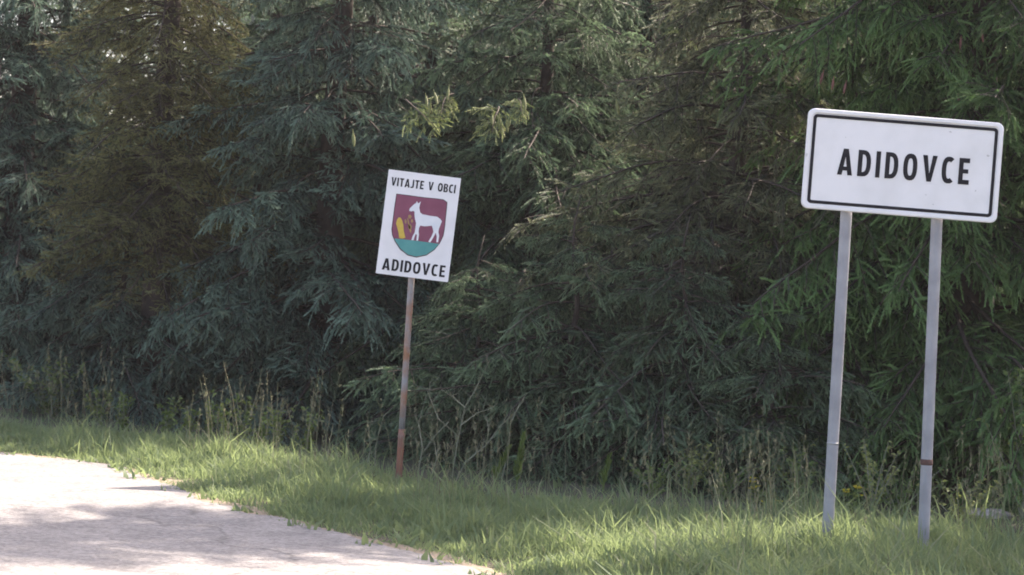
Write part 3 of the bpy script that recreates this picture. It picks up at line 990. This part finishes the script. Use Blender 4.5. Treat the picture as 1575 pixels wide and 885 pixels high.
def spire(px, ptop, D, label, seed, dense=130):
    r = random.Random(seed)
    top = P(px, ptop, D); g = gz(top)
    t = empty('spire_weed', g)
    tag(t, label, 'weed')
    h = top.z - g.z
    st, lf = MB(), MB()
    lean = r.uniform(.02, .1)
    ax = [Vector((lean * (f - 1) + lean * .0, 0, h * f)) for f in (0, .25, .5, .75, 1)]
    st.tube(ax, [.005, .0045, .004, .003, .0015], 5)
    for _ in range(dense):
        f = r.uniform(.15, 1); i = min(3, int(f * 4)); p = ax[i].lerp(ax[i + 1], f * 4 - i)
        leaf(lf, p, (r.uniform(-.5, .5), r.uniform(-.5, .5), r.uniform(.7, 1.2)), .065 * (1.25 - f) + .02, .011, r)
    st.build('stem', M_WEED, t); lf.build('foliage', M_WEED, t)


spire(806, 668, 13.2, 'tall yellow green feathery weed right of the welcome sign', 1)
spire(784, 690, 13.3, 'shorter green feathery weed leaning on the tall feathery one', 2, 90)
spire(939, 700, 13.0, 'slender green spire weed standing alone before the dark spruces', 3, 60)

# bare branching shrub to the right of the welcome sign
bare = empty('bare_shrub', gz(P(700, 740, 13.7)))
tag(bare, 'bare pale branching shrub right of the welcome sign pole', 'shrub')
for k, line in enumerate((
        [(694, 745), (703, 685), (715, 627), (732, 598), (754, 553)], [(715, 627), (697, 612), (680, 600)],
        [(702, 690), (701, 668), (674, 644), (661, 611), (661, 586)], [(698, 745), (715, 712), (748, 685), (769, 656), (793, 635), (806, 615)],
        [(708, 655), (735, 635), (758, 628)], [(640, 745), (650, 690), (644, 650), (653, 618)], [(648, 700), (670, 670), (690, 650)],
        [(770, 745), (782, 690), (786, 650), (800, 620)], [(748, 685), (752, 660), (748, 640)], [(660, 745), (672, 705), (668, 680), (640, 655)],
        [(560, 745), (570, 690), (566, 650)], [(575, 745), (578, 685), (590, 640)], [(500, 735), (505, 690), (512, 655)])):
    rr = random.Random(k)
    b = MB()
    dep = 13.7 + rr.uniform(-.2, .2)
    pts = [P(x, y, dep + .05 * i * rr.uniform(-1, 1)) - bare.location for i, (x, y) in enumerate(line)]
    if line[0][1] > 730:
        pts[0].z = -0.03
    n = len(pts)
    b.tube(pts, [.005 * (1 - .6 * i / (n - 1)) for i in range(n)], 5)
    for i in range(1, n):
        for _ in range(3):
            q0 = pts[i - 1].lerp(pts[i], rr.random())
            q1 = q0 + Vector((rr.uniform(-.08, .08), rr.uniform(-.08, .08), rr.uniform(.02, .12)))
            b.tube([q0, q1], [.002, .0008], 3, cap=False)
    b.build('branch', M_DRYBARK, bare)

# pale stone lying in the sunny patch on the right
st = MB()
rs = np.random.default_rng(4)
nu, nv_ = 10, 6
for i in range(nv_ + 1):
    for j in range(nu):
        a, bb = 2 * math.pi * j / nu, math.pi * i / nv_
        k = 1 + rs.normal(0, .08)
        st.v.append((.16 * k * math.sin(bb) * math.cos(a), .09 * k * math.sin(bb) * math.sin(a), .05 * k * math.cos(bb) + .03))
for i in range(nv_):
    for j in range(nu):
        st.f.append((i * nu + j, (i + 1) * nu + j, (i + 1) * nu + (j + 1) % nu, i * nu + (j + 1) % nu)); st.m.append(0)
so = st.build('stone', mat('pale_stone', (0.48, 0.42, 0.39), 0.9, (0.24, 0.21, 0.19), 14, bump=.4))
so.scale = (1, 1, .7)
so.location = gz(G(1522, 800))
tag(so, 'flat pale stone in the sunny grass right of the town sign', 'stone')

# ------------------------------------------------------------------ thin air volume added to lift the darks, standing in for windscreen veil
hz = MB()
x0, x1, y0, y1, z0, z1 = -3400, 3400, -3400, 3400, -1.3, 13.0
c = [(x, y, z) for z in (z0, z1) for y in (y0, y1) for x in (x0, x1)]
hz.v = c
hz.f = [(0, 2, 3, 1), (4, 5, 7, 6), (0, 1, 5, 4), (2, 6, 7, 3), (0, 4, 6, 2), (1, 3, 7, 5)]
hz.m = [0] * 6
mh = bpy.data.materials.new('veil_haze_air')
mh.use_nodes = True
nt = mh.node_tree
nt.nodes.remove(nt.nodes['Principled BSDF'])
pv = nt.nodes.new('ShaderNodeVolumePrincipled')
pv.inputs['Color'].default_value = (0.92, 0.90, 0.95, 1)
pv.inputs['Density'].default_value = 0.0006
nt.links.new(pv.outputs[0], nt.nodes['Material Output'].inputs['Volume'])
tag(hz.build('veil_haze', mh), kind='stuff')
